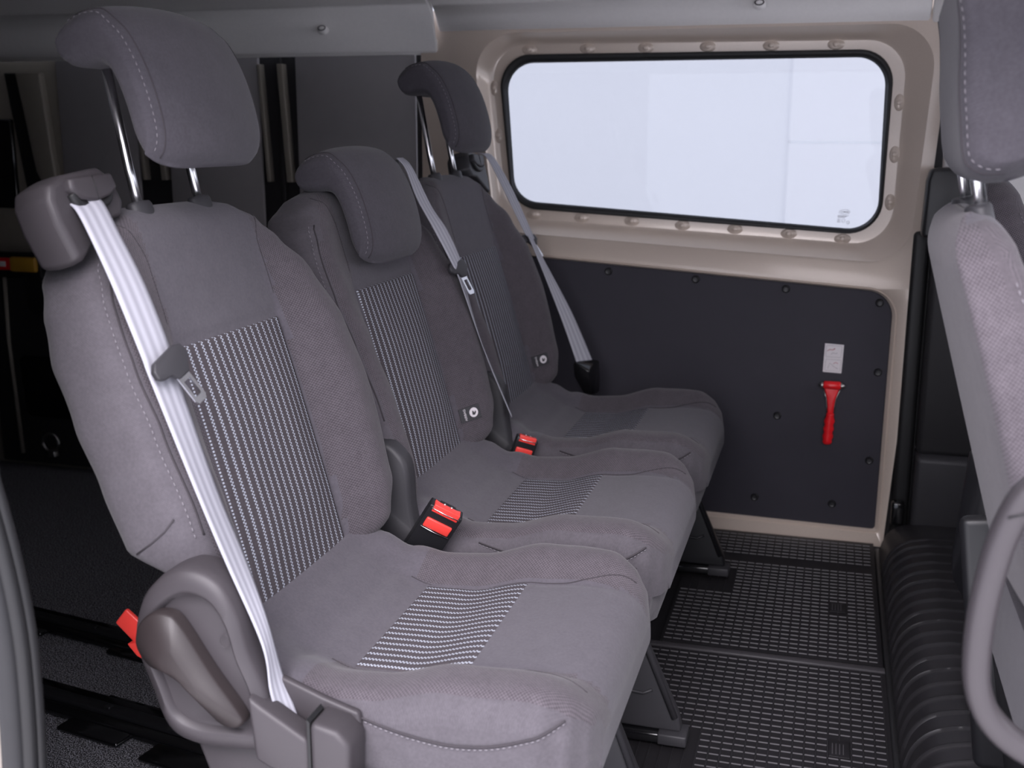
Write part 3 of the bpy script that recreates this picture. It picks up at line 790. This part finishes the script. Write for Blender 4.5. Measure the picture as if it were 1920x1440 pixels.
# near seat: belt outlet cover on the shoulder
def outlet(t, s, name='belt_outlet_cover', mat='plastic_grey'):
    """s=-1: on the near shoulder, s=1: mirrored"""
    def Q(y, h, n): return B(s*-y if s > 0 else y, h, n)
    front = [(-.250, .546), (-.222, .556), (-.150, .564), (-.130, .552), (-.120, .520), (-.132, .502), (-.165, .498), (-.232, .454), (-.243, .457), (-.256, .500), (-.258, .530)]
    pts = []
    def ring(sc, n, dh=0):
        cy, ch = -.20, .515
        return [Q(cy+(y-cy)*sc, ch+(h-ch)*sc+dh, n) for y, h in front]
    rings = [ring(.80, -.062, -.004), ring(.95, -.056), ring(1.0, -.040), ring(1.0, -.022), ring(.96, -.010), ring(.88, -.005)]
    V, F = loft(rings); o = mesh(name, V, F, mat, t, sharp=.5); bevel(o, .004, 3, .5)
    # slot with rolled lower lip
    def R(y, h, n): return Q(y, h, n)
    slot = [R(-.222, .532, -.003), R(-.214, .520, -.003), R(-.188, .516, -.003), R(-.162, .522, -.003), R(-.150, .538, -.003)]
    tube('slot', catmull(slot, 6), [.006]*25, 'seal_black', o, 10)
    flap = [(-.226, .548), (-.147, .552), (-.143, .535), (-.160, .526), (-.188, .520), (-.214, .524), (-.228, .536)]
    V, F = loft([[R(y, h, -.008) for y, h in flap], [R(y, h, .003) for y, h in flap], [R(-.187+(y+.187)*.9, .537+(h-.537)*.85, .006) for y, h in flap]])
    f = mesh('slot_flap', V, F, mat, o, smooth=False); bevel(f, .002, 2, .5)
    tube('flap_joint', [R(-.187, .5495, .0062), R(-.187, .535, .0065), R(-.187, .522, .0055)], .0007, 'seal_black', o, 5)
    return o
outlet(near, -1)
outlet(mid, 1, mat='plastic_dark'); outlet(far, 1, mat='plastic_dark')

# near seat: reclining lever and side cover
def side_cover(t):
    yo, yi = -.302, -.240
    cov = catmull([(.096, .455, 0), (.106, .503, 0), (.128, .532, 0), (.156, .549, 0), (.185, .549, 0), (.211, .534, 0), (.230, .500, 0), (.242, .455, 0), (.262, .405, 0), (.268, .345, 0), (.215, .334, 0), (.165, .334, 0), (.133, .350, 0), (.115, .395, 0)], 5, True)
    c = Vector((.180, .435, 0))
    def ring(sc, y): return [Vector((c.x+(p.x-c.x)*sc, y, c.y+(p.y-c.y)*sc)) for p in cov]
    V, F = loft([ring(1.0, yi), ring(1.0, -.268), ring(.985, -.278), ring(.95, -.284), ring(.80, -.289), ring(.76, -.287), ring(.72, -.280)])
    o = mesh('recliner_cover', V, F, 'plastic_grey', t, sharp=1.0)
    # lever
    lev = catmull([(.108, .458, 0), (.112, .480, 0), (.128, .497, 0), (.150, .500, 0), (.166, .489, 0), (.200, .438, 0), (.233, .394, 0), (.238, .380, 0), (.226, .372, 0), (.208, .378, 0), (.172, .412, 0), (.145, .428, 0), (.122, .436, 0)], 5, True)
    lc = Vector((.165, .44, 0))
    def lr(sc, y): return [Vector((lc.x+(p.x-lc.x)*sc, y, lc.y+(p.y-lc.y)*sc)) for p in lev]
    V, F = loft([lr(1.0, -.282), lr(1.0, -.296), lr(.96, -.300), lr(.40, -.312), lr(.30, -.3125)])
    l = mesh('recliner_lever', V, F, 'plastic_brown', t, sharp=.8)
    # moulded mark on the cover
    tube('moulded_mark', [(.2135+.006*math.cos(2*PI*k/18), -.2845+.0, .470+.0075*math.sin(2*PI*k/18)) for k in range(18)], .0005, 'plastic_grey', o, 5, True)
    # sill cover in two pieces with a belt pocket
    a = prism('sill_cover', [(.245, .415), (.262, .404), (.318, .372), (.318, .318), (.270, .330), (.252, .338)], 'y', -.300, -.268, 'plastic_grey', t, .006)
    a2 = prism('sill_cover_end', [(.3195, .395), (.352, .388), (.368, .372), (.366, .320), (.352, .312), (.3195, .318)], 'y', -.300, -.250, 'plastic_grey', t, .008)
    prism('sill_cover_inner', [(.262, .422), (.318, .402), (.360, .390), (.366, .350), (.262, .350)], 'y', -.257, -.246, 'plastic_grey', t, .004)
    prism('sill_cover_joint', [(.3170, .398), (.3205, .394), (.3205, .316), (.3170, .318)], 'y', -.2985, -.262, 'seal_black', t, 0)
    box('pocket_floor', (.25, -.27, .338), (.318, -.25, .352), 'plastic_dark', t, 0)
    mesh('anchor_bolt', *loft([[Vector((.308, -.262, .376))+Vector((r*math.cos(2*PI*k/16), d, r*math.sin(2*PI*k/16))) for k in range(16)] for r, d in ((.008, .006), (.008, -.002), (.006, -.006), (.002, -.007))]), 'steel', t)
    prism('seat_frame_side', [(.15, .34), (.36, .32), (.42, .29), (.42, .20), (.20, .20)], 'y', -.262, -.250, 'plastic_grey', t, .006)
    mesh('height_knob', *loft([[Vector((.318, -.262+d, .285))+Vector((r*math.cos(2*PI*k/24), 0, r*math.sin(2*PI*k/24))) for k in range(24)] for r, d in ((.028, 0), (.028, -.03), (.024, -.036), (.01, -.037))]), 'plastic_brown', t, sharp=.9)
side_cover(near)
# seam along the lower edge of the near side panel
tube('side_seam', [B(-.2525, .119, -.046), B(-.2528, .128, -.022), B(-.2528, .138, 0), B(-.2515, .150, .016)], .0011, 'thread_dark', near, 5)
# dark tall trim on the near flank of the middle seat
def flank_trim(t):
    tr = catmull([(.045, .36, 0), (.188, .355, 0), (.235, .372, 0), (.222, .40, 0), (.214, .44, 0), (.210, .50, 0), (.195, .528, 0), (.165, .545, 0), (.11, .54, 0), (.06, .50, 0)], 5, True); c = Vector((.15, .45, 0))
    def rg(sc, y): return [Vector((c.x+(p.x-c.x)*sc, y, c.y+(p.y-c.y)*sc)) for p in tr]
    V, F = loft([rg(1, -.225), rg(1, -.248), rg(.97, -.254), rg(.9, -.257)])
    mesh('flank_trim', V, F, 'plastic_dark', t, sharp=.9)
flank_trim(mid); flank_trim(far)

# legs
def leg(t, y, label_mat, x0=.43, x1=.648, ztop=.325, cover=True):
    pl = prism('leg', [(x0-.02, ztop), (.515, ztop), (.545, .255), (x1-.012, .055), (x1-.006, .028), (x0+.02, .03)], 'y', y-.014, y+.014, label_mat, t, .006)
    tube('leg_edge', [(.520, y-.012, .30), (.553, y-.014, .24), (x1-.018, y-.014, .055)], .006, label_mat, pl, 8)
    tube('pressed_line', [(.50, y-.0145, .115), (.525, y-.0145, .098), (.575, y-.0145, .094), (.590, y-.0145, .102)], .003, label_mat, pl, 6)
    f = box('foot', (x0+.01, y-.026, .0095), (x1+.002, y+.02, .028), 'gloss_black', t, .004)
    box('foot_cap', (x1-.045, y-.030, .0100), (x1+.004, y+.018, .030), 'plastic_dark', f, .003)
leg(mid, .452-.5465, 'plastic_dark'); leg(far, 1.235-1.0997, 'plastic_black')
leg(near, .185, 'plastic_dark', .40, .640)
for t in (near, mid, far):
    tube('frame_bar', [(.47, -.23, .30), (.47, .23, .30)], .014, 'plastic_black', t, 12)
    box('seat_pan', (.16, -.21, .300), (.56, .21, .335), 'plastic_black', t, .01)

# airbag tags on the outer bolsters
def airbag_tag(t):
    e = bpy.data.objects.new('airbag_tag', None)
    y, h = .178, .038; c = on_back(y, h, .0015); dy = (on_back(y+.01, h)-on_back(y-.01, h)).normalized(); dh = (on_back(y, h+.01)-on_back(y, h-.01)); dh = (dh-dy*dh.dot(dy)).normalized(); nn = dy.cross(dh)
    if nn.dot(NN) < 0: nn = -nn
    def W(a, b, d): return c+dy*a+dh*b+nn*d
    o = mesh('airbag_tag', *loft([[W(a, b, d) for a, b in ((-.028, -.014), (.018, -.014), (.018, .014), (-.028, .014))] for d in (-.001, .0012)]), 'plastic_dark', t, smooth=False)
    mesh('tag_disc', *loft([[W(.003+.0095*math.cos(2*PI*k/24), .0095*math.sin(2*PI*k/24), d) for k in range(24)] for d in (.001, .0017)]), 'white_print', o, smooth=False)
    mesh('tag_figure', *loft([[W(.003+a, b, d) for a, b in ((-.004, -.004), (.001, -.0055), (.005, -.001), (.004, .003), (.001, -.001), (-.001, .004), (-.003, .003))] for d in (.0016, .0020)]), 'plastic_dark', o, smooth=False)
    mt = Matrix(((dh.x, -dy.x, nn.x, 0), (dh.y, -dy.y, nn.y, 0), (dh.z, -dy.z, nn.z, 0), (0, 0, 0, 1))); mt.translation = W(-.016, 0, .0014)
    text('tag_text', 'AIRBAG', .0068, 'white_print', o, mt)
airbag_tag(mid); airbag_tag(far)

# ================================================================== SEAT BELTS
def latch_tongue(parent, c, across, down, nrm, s=1.0, mat='plastic_dark'):
    """plastic tongue body round the belt with a steel plate below"""
    a, d, n = Vector(across).normalized(), Vector(down).normalized(), Vector(nrm).normalized(); c = Vector(c)
    def W(x, y, z): return c+a*x*s+d*y*s+n*z*s
    body = [(-.036, -.004), (-.026, -.012), (.020, -.014), (.033, -.010), (.034, .006), (.024, .014), (.016, .024), (-.006, .024), (-.014, .014), (-.030, .012), (-.037, .006)]
    V, F = loft([[W(x, y, -.004) for x, y in body], [W(x, y, .006) for x, y in body]])
    o = mesh('latch_body', V, F, mat, parent, smooth=False); bevel(o, .0025, 3, .5)
    out = [(-.008, .016), (.016, .016), (.016, .058), (.012, .063), (-.004, .063), (-.008, .058)]; inn = [(-.003, .030), (.011, .030), (.011, .052), (.009, .054), (-.001, .054), (-.003, .052)]
    Vv = [W(x, y, z) for z in (-.0005, .0022) for x, y in out+inn]; n6 = 6; Ff = []
    for k in range(n6):
        j = (k+1) % n6
        Ff += [(k, j, 6+j, 6+k), (12+k, 18+k, 18+j, 12+j), (k, 12+k, 12+j, j), (6+k, 6+j, 18+j, 18+k)]
    mesh('latch_plate', Vv, Ff, 'chrome', o, smooth=False)
    return o
def belt(label, L, R, tongue):
    t = empty('seat_belt', (0, 0, 0), label, 'seat belt', 'seat belts')
    off = Vector((.004, -.002, .0015)); ribbon('webbing', [Vector(p)+off for p in L], [Vector(p)+off for p in R], 'belt_web', t)
    latch_tongue(t, *tongue); return t
NL = [(.004, -.2225, .945), (.018, -.2260, .937), (.035, -.230, .912), (.065, -.235, .854), (.096, -.236, .777), (.108, -.240, .752), (.164, -.252, .632), (.204, -.262, .553), (.250, -.272, .463), (.260, -.277, .410), (.268, -.272, .365)]
NR = [(.008, -.1785, .949), (.023, -.1810, .942), (.045, -.187, .909), (.076, -.190, .852), (.104, -.191, .780), (.116, -.195, .742), (.166, -.210, .622), (.205, -.222, .546), (.242, -.245, .485), (.262, -.250, .420), (.284, -.258, .372)]
belt('pale grey seat belt lying down the nearest passenger seat', NL, NR, ((.120, -.214, .768), Vector((.0, .045, .014)), Vector((.055, .030, -.095)), Vector((.85, -.3, .35)), .92))
ML = [(.020, .742, .975), (.040, .738, .955), (.062, .735, .902), (.095, .740, .842), (.131, .745, .774), (.138, .757, .751), (.172, .777, .636), (.195, .792, .563), (.232, .811, .462)]
MR = [(.016, .786, .975), (.042, .770, .956), (.080, .772, .882), (.110, .775, .838), (.134, .785, .779), (.136, .796, .742), (.160, .816, .630), (.182, .832, .560), (.220, .850, .458)]
belt('dark grey seat belt hanging from the shoulder of the middle seat', ML, MR, ((.136, .768, .768), Vector((.006, .036, .002)), Vector((.045, .02, -.10)), Vector((.85, -.4, .35)), .95))
FL = [(-.002, 1.330, .975), (.022, 1.332, .962), (.060, 1.338, .890), (.110, 1.350, .787), (.127, 1.352, .761), (.197, 1.372, .582), (.241, 1.384, .455)]
FRr = [(.002, 1.372, .975), (.028, 1.366, .964), (.072, 1.370, .892), (.120, 1.382, .785), (.142, 1.384, .734), (.217, 1.402, .592), (.273, 1.422, .458)]
belt('dark grey seat belt beside the window wall on the farthest seat', FL, FRr, ((.120, 1.368, .772), Vector((.012, .034, .0)), Vector((.06, .02, -.10)), Vector((.85, -.4, .35)), .85))
# lower anchor of the far belt
t = empty('belt_anchor', (.262, 1.405, .43), 'black plastic belt anchor at the foot of the farthest seat belt', 'belt anchor')
hull('anchor_boot', [(-.03, -.03, .04), (.03, .02, .04), (.03, .03, .0), (.0, -.02, -.05), (.03, .02, -.05), (-.025, -.03, .0), (-.01, .02, .03), (.015, -.04, .02), (.02, -.03, -.04)], 'gloss_black', t, .006)
tube('anchor_strap', [(.01, 0, -.02), (.005, -.005, -.06), (-.01, -.01, -.11)], .009, 'plastic_black', t, 8)

# buckles
def buckle(label, loc, axis, across, nrm, length, s=1.0):
    t = empty('belt_buckle', loc, label, 'belt buckle', 'seat belt buckles')
    d, a, n = Vector(axis).normalized(), Vector(across), Vector(nrm)
    a = (a-d*a.dot(d)).normalized(); n = d.cross(a).normalized()
    if n.dot(Vector(nrm)) < 0: n = -n
    def W(x, y, z): return a*x*s+n*y*s+d*z
    prof = [(-.028, -.010), (-.028, .010), (.028, .010), (.028, -.010)]
    V, F = loft([[W(x*k, y*k2, z) for x, y in prof] for k, k2, z in ((.9, .9, -length), (1, 1, -length+.01), (1, 1.15, -.012), (1.0, 1.15, -.002), (.96, 1.05, 0))])
    o = mesh('buckle_housing', V, F, 'plastic_black', t, smooth=False); bevel(o, .003, 3, .4)
    V, F = loft([[W(x, y, z) for x, z in ((-.022, -.022), (.022, -.022), (.022, -.040), (-.022, -.040))] for y in (.008, .0145)]); b = mesh('release_button', V, F, 'red_plastic', t, smooth=False); bevel(b, .002, 2)
    V, F = loft([[W(x, y, z) for x, y in ((-.022, -.004), (-.022, .0125), (.022, .0125), (.022, -.004), (.014, -.001), (-.014, -.001))] for z in (-.010, .0035)]); b = mesh('slot_surround', V, F, 'red_plastic', t, smooth=False); bevel(b, .001, 2)
    V, F = loft([[W(x, y, z) for x, y in ((-.013, -.008), (.013, -.008), (.013, -.001), (-.013, -.001))] for z in (-.004, .003)]); mesh('slot', V, F, 'seal_black', t, smooth=False)
    for x in (-.006, .006): mesh('slot_pin', *loft([[W(x+.002*math.cos(2*PI*k/8), -.001+.002*math.sin(2*PI*k/8), z) for k in range(8)] for z in (.001, .0042)]), 'chrome', t)
    tube('housing_rim', [W(-.024, .0125, -.042), W(0, .0135, -.0425), W(.024, .0125, -.042)], .0010, 'chrome', t, 5)
    tube('slot_rim', [W(-.024, .0130, -.004), W(0, .0135, -.0045), W(.024, .0130, -.004)], .0010, 'chrome', t, 5)
    return t
buckle('black belt buckle with red release button between the two nearest seats', (.285, .268, .452), (.46, -.06, .72), (.55, .25, -.45), (.55, -.75, .35), .115)
buckle('small black and red buckle between the middle and farthest seats', (.264, .830, .418), (.30, .04, .90), (.70, .30, -.22), (.45, -.8, .35), .085, .8)
# red pull tab behind the near seat
t = empty('red_pull_tab', (-.045, -.10, .36), 'red plastic pull tab sticking out behind the nearest seat', 'pull tab')
V, F = loft([[Vector((x, y, z)) for x, z in ((-.016, .018), (.002, .040), (.030, .018), (.030, -.02), (.012, -.008))] for y in (-.004, .004)])
o = mesh('tab', V, F, 'red_plastic', t, smooth=False); bevel(o, .003, 3)
V, F = loft([[Vector((x, y, z)) for x, z in ((.006, -.006), (.034, .0), (.040, -.03), (.020, -.022))] for y in (-.012, .010)])
o = mesh('tab_root', V, F, 'red_plastic', t, smooth=False); bevel(o, .002, 2)
tube('pull_strap', [(.03, 0, -.01), (.08, .02, -.02), (.14, .05, .0)], .005, 'plastic_black', t, 8)

# floor rails behind the seats
def rail(label, p0, p1, w, feet):
    t = empty('floor_rail', (0, 0, 0), label, 'floor rail', 'floor anchor rails')
    a, b = Vector(p0), Vector(p1); d = (b-a).normalized(); n = Vector((-d.y, d.x, 0))
    def quad(u0, u1, w0, w1, z0, z1, nm, mt='gloss_black', bev=.004):
        V = [a+d*u+n*v+Vector((0, 0, z)) for u in (u0, u1) for v in (w0, w1) for z in (z0, z1)]
        o = mesh(nm, V, [(0, 1, 3, 2), (4, 6, 7, 5), (0, 4, 5, 1), (2, 3, 7, 6), (0, 2, 6, 4), (1, 5, 7, 3)], mt, t, smooth=False); bevel(o, bev, 2); return o
    Ln = (b-a).length
    quad(0, Ln, -w/2, w/2, .002, .014, 'rail_plate')
    quad(.01, Ln, -w*.18, w*.18, .010, .020, 'rail_channel', 'plastic_black')
    for u0, u1, e in feet: quad(u0, u1, -w/2-e, w/2+e*.3, .001, .011, 'rail_lug', 'gloss_black', .012)
    for u in (.3, .6, .85): quad(Ln*u, Ln*u+.012, -.006, .006, .018, .024, 'rail_bolt', 'plastic_black', .002)
rail('glossy black floor rail on the carpet, farther of the two', (-.80, .575, 0), (-.10, .46, 0), .075, ((.04, .12, .018), (.30, .40, .02)))
rail('glossy black floor rail on the carpet behind the nearest seat', (-.60, .300, 0), (.20, .165, 0), .085, ((.20, .34, .035), (.40, .62, .05)))

# black rubber door seal at the rear edge of the opening
t = empty('door_seal', (0, 0, 0), 'grey and black rubber door seal along the rear edge of the side door', 'door seal')
def sealx(z): return .070+.012*math.sin((z-.28)*7)-.055*sstep((z-.50)/.5)
zs = [-.05+1.3*i/60 for i in range(61)]
tube('bulb', [(sealx(z)-.012, -.455, z) for z in zs], .012, 'seal_grey', t, 12)
tube('lip', [(sealx(z), -.448, z) for z in zs], .009, 'seal_black', t, 10)
tube('carrier', [(sealx(z)+.002, -.436, z) for z in zs], .008, 'seal_black', t, 10)
V, F = loft([[Vector((sealx(z)-d, y, z)) for d, y in ((.02, -.452), (.06, -.47), (.12, -.475), (.12, -.44), (.02, -.43))] for z in zs])
mesh('pillar_edge', V, F, 'body_paint_dimmed', t, sharp=.9)

# ================================================================== FRONT SEATS
fs = empty('front_seat', (0, 0, 0), 'grey fabric front seat seen from behind at the right edge', 'seat')
FX = Vector((.977, 0, .014))
def front_seat(t):
    b = make_back(t, ('seat_weave', 'seat_plain', 'seat_weave')); g = [guide(t, y) for y in (-.0705, .0705)]; h = headrest(t, (HFO, HFI), .0, 0, .128, .010, 1)
    for y in (-.0705, .0705): post(t, y, .57, -.014)
    c = make_cushion(t)
    for s in (-1, 1):
        stitches('stitching', [on_back(s*(hws(q, s)-.010), q, .0010) for q in [.452-.33*i/50 for i in range(51)]], b, .0009, .005, .0035)
    # rear edge seam of the side panel
    for s in (-1, 1):
        tube('rear_seam', [B(s*(hws(q, s)-.0078), q, REAR(q)+.0080) for q in [.445-.30*i/40 for i in range(41)]], .0011, 'thread_dark', b, 5)
        stitches('stitching', [B(s*(hws(q, s)-.0022), q, REAR(q)+.0160) for q in [.445-.30*i/40 for i in range(41)]], b, .0008, .006, .005)
    hull('base_cover', [(.10, -.24, .34), (.60, -.24, .34), (.10, .24, .34), (.60, .24, .34), (.14, -.25, .125), (.56, -.25, .125), (.14, .25, .125), (.56, .25, .125)], 'plastic_black', t, .02)
    hull('side_bracket', [(.06, -.275, .50), (.20, -.275, .52), (.06, -.25, .50), (.20, -.25, .52), (.12, -.275, .28), (.45, -.275, .28), (.12, -.25, .28), (.45, -.25, .28)], 'plastic_dark', t, .012)
    hull('far_bracket', [(.05, .25, .50), (.20, .25, .52), (.05, .275, .50), (.20, .275, .52), (.10, .25, .13), (.45, .25, .13), (.10, .275, .13), (.45, .275, .13)], 'plastic_black', t, .012)
SYM[0] = True; front_seat(fs); SYM[0] = False; fs.location = FX
ds = copy_tree(fs); ds.location = (1.125, 1.04, .014); ds['label'] = 'dark front seat on the far side, mostly hidden behind the nearer front seat'; ds['group'] = 'front seats'; fs['group'] = 'front seats'
# looped grab handle beside the front seat
t = empty('looped_handle', (0, 0, 0), 'pale grey plastic looped handle at the lower right edge', 'handle')
lo = catmull([(x-.024, -.335, z) for x, z in ((1.065, .745), (1.035, .735), (1.018, .700), (1.008, .650), (1.004, .595), (1.008, .550), (1.025, .518), (1.06, .495), (1.12, .480), (1.18, .49), (1.20, .56), (1.20, .68), (1.17, .745), (1.12, .752))], 6, True)
rings = []
for i, p in enumerate(lo):
    tn = (lo[(i+1) % len(lo)]-lo[i-1]).normalized(); side = Vector((0, 1, 0)); nr = tn.cross(side).normalized()
    rings.append([p+nr*.0115*math.copysign(abs(math.cos(a))**.7, math.cos(a))+side*.016*math.copysign(abs(math.sin(a))**.7, math.sin(a)) for a in [2*PI*k/16 for k in range(16)]])
rings.append(rings[0]); V, F = loft(rings, True, False); mesh('handle_loop', V, F, 'plastic_grey', t)
tube('loop_joint', [(.991, -.3515, .714), (1.003, -.352, .718), (1.018, -.3515, .720)], .0008, 'seal_black', t, 5)
box('handle_mount', (1.10, -.36, .44), (1.20, -.31, .49), 'plastic_dark', t, .01)
# handbrake-like dark lever and grey foot trim at the base of the far side
t = empty('seat_base_trim', (0, 0, 0), 'dark plastic seat base trim between the front seat and far wall', 'seat trim')
hull('upright', [(1.06, .62, .30), (1.10, .58, .50), (1.14, .62, .50), (1.16, .60, .125), (1.20, .58, .125), (1.22, .62, .45), (1.08, .66, .52)], 'plastic_black', t, .012)
hull('grey_foot', [(1.115, .50, .225), (1.24, .50, .215), (1.095, .50, .18), (1.13, .50, .122), (1.24, .50, .122), (1.115, .56, .225), (1.24, .56, .215), (1.095, .56, .18), (1.13, .56, .122)], 'plastic_dark', t, .008)
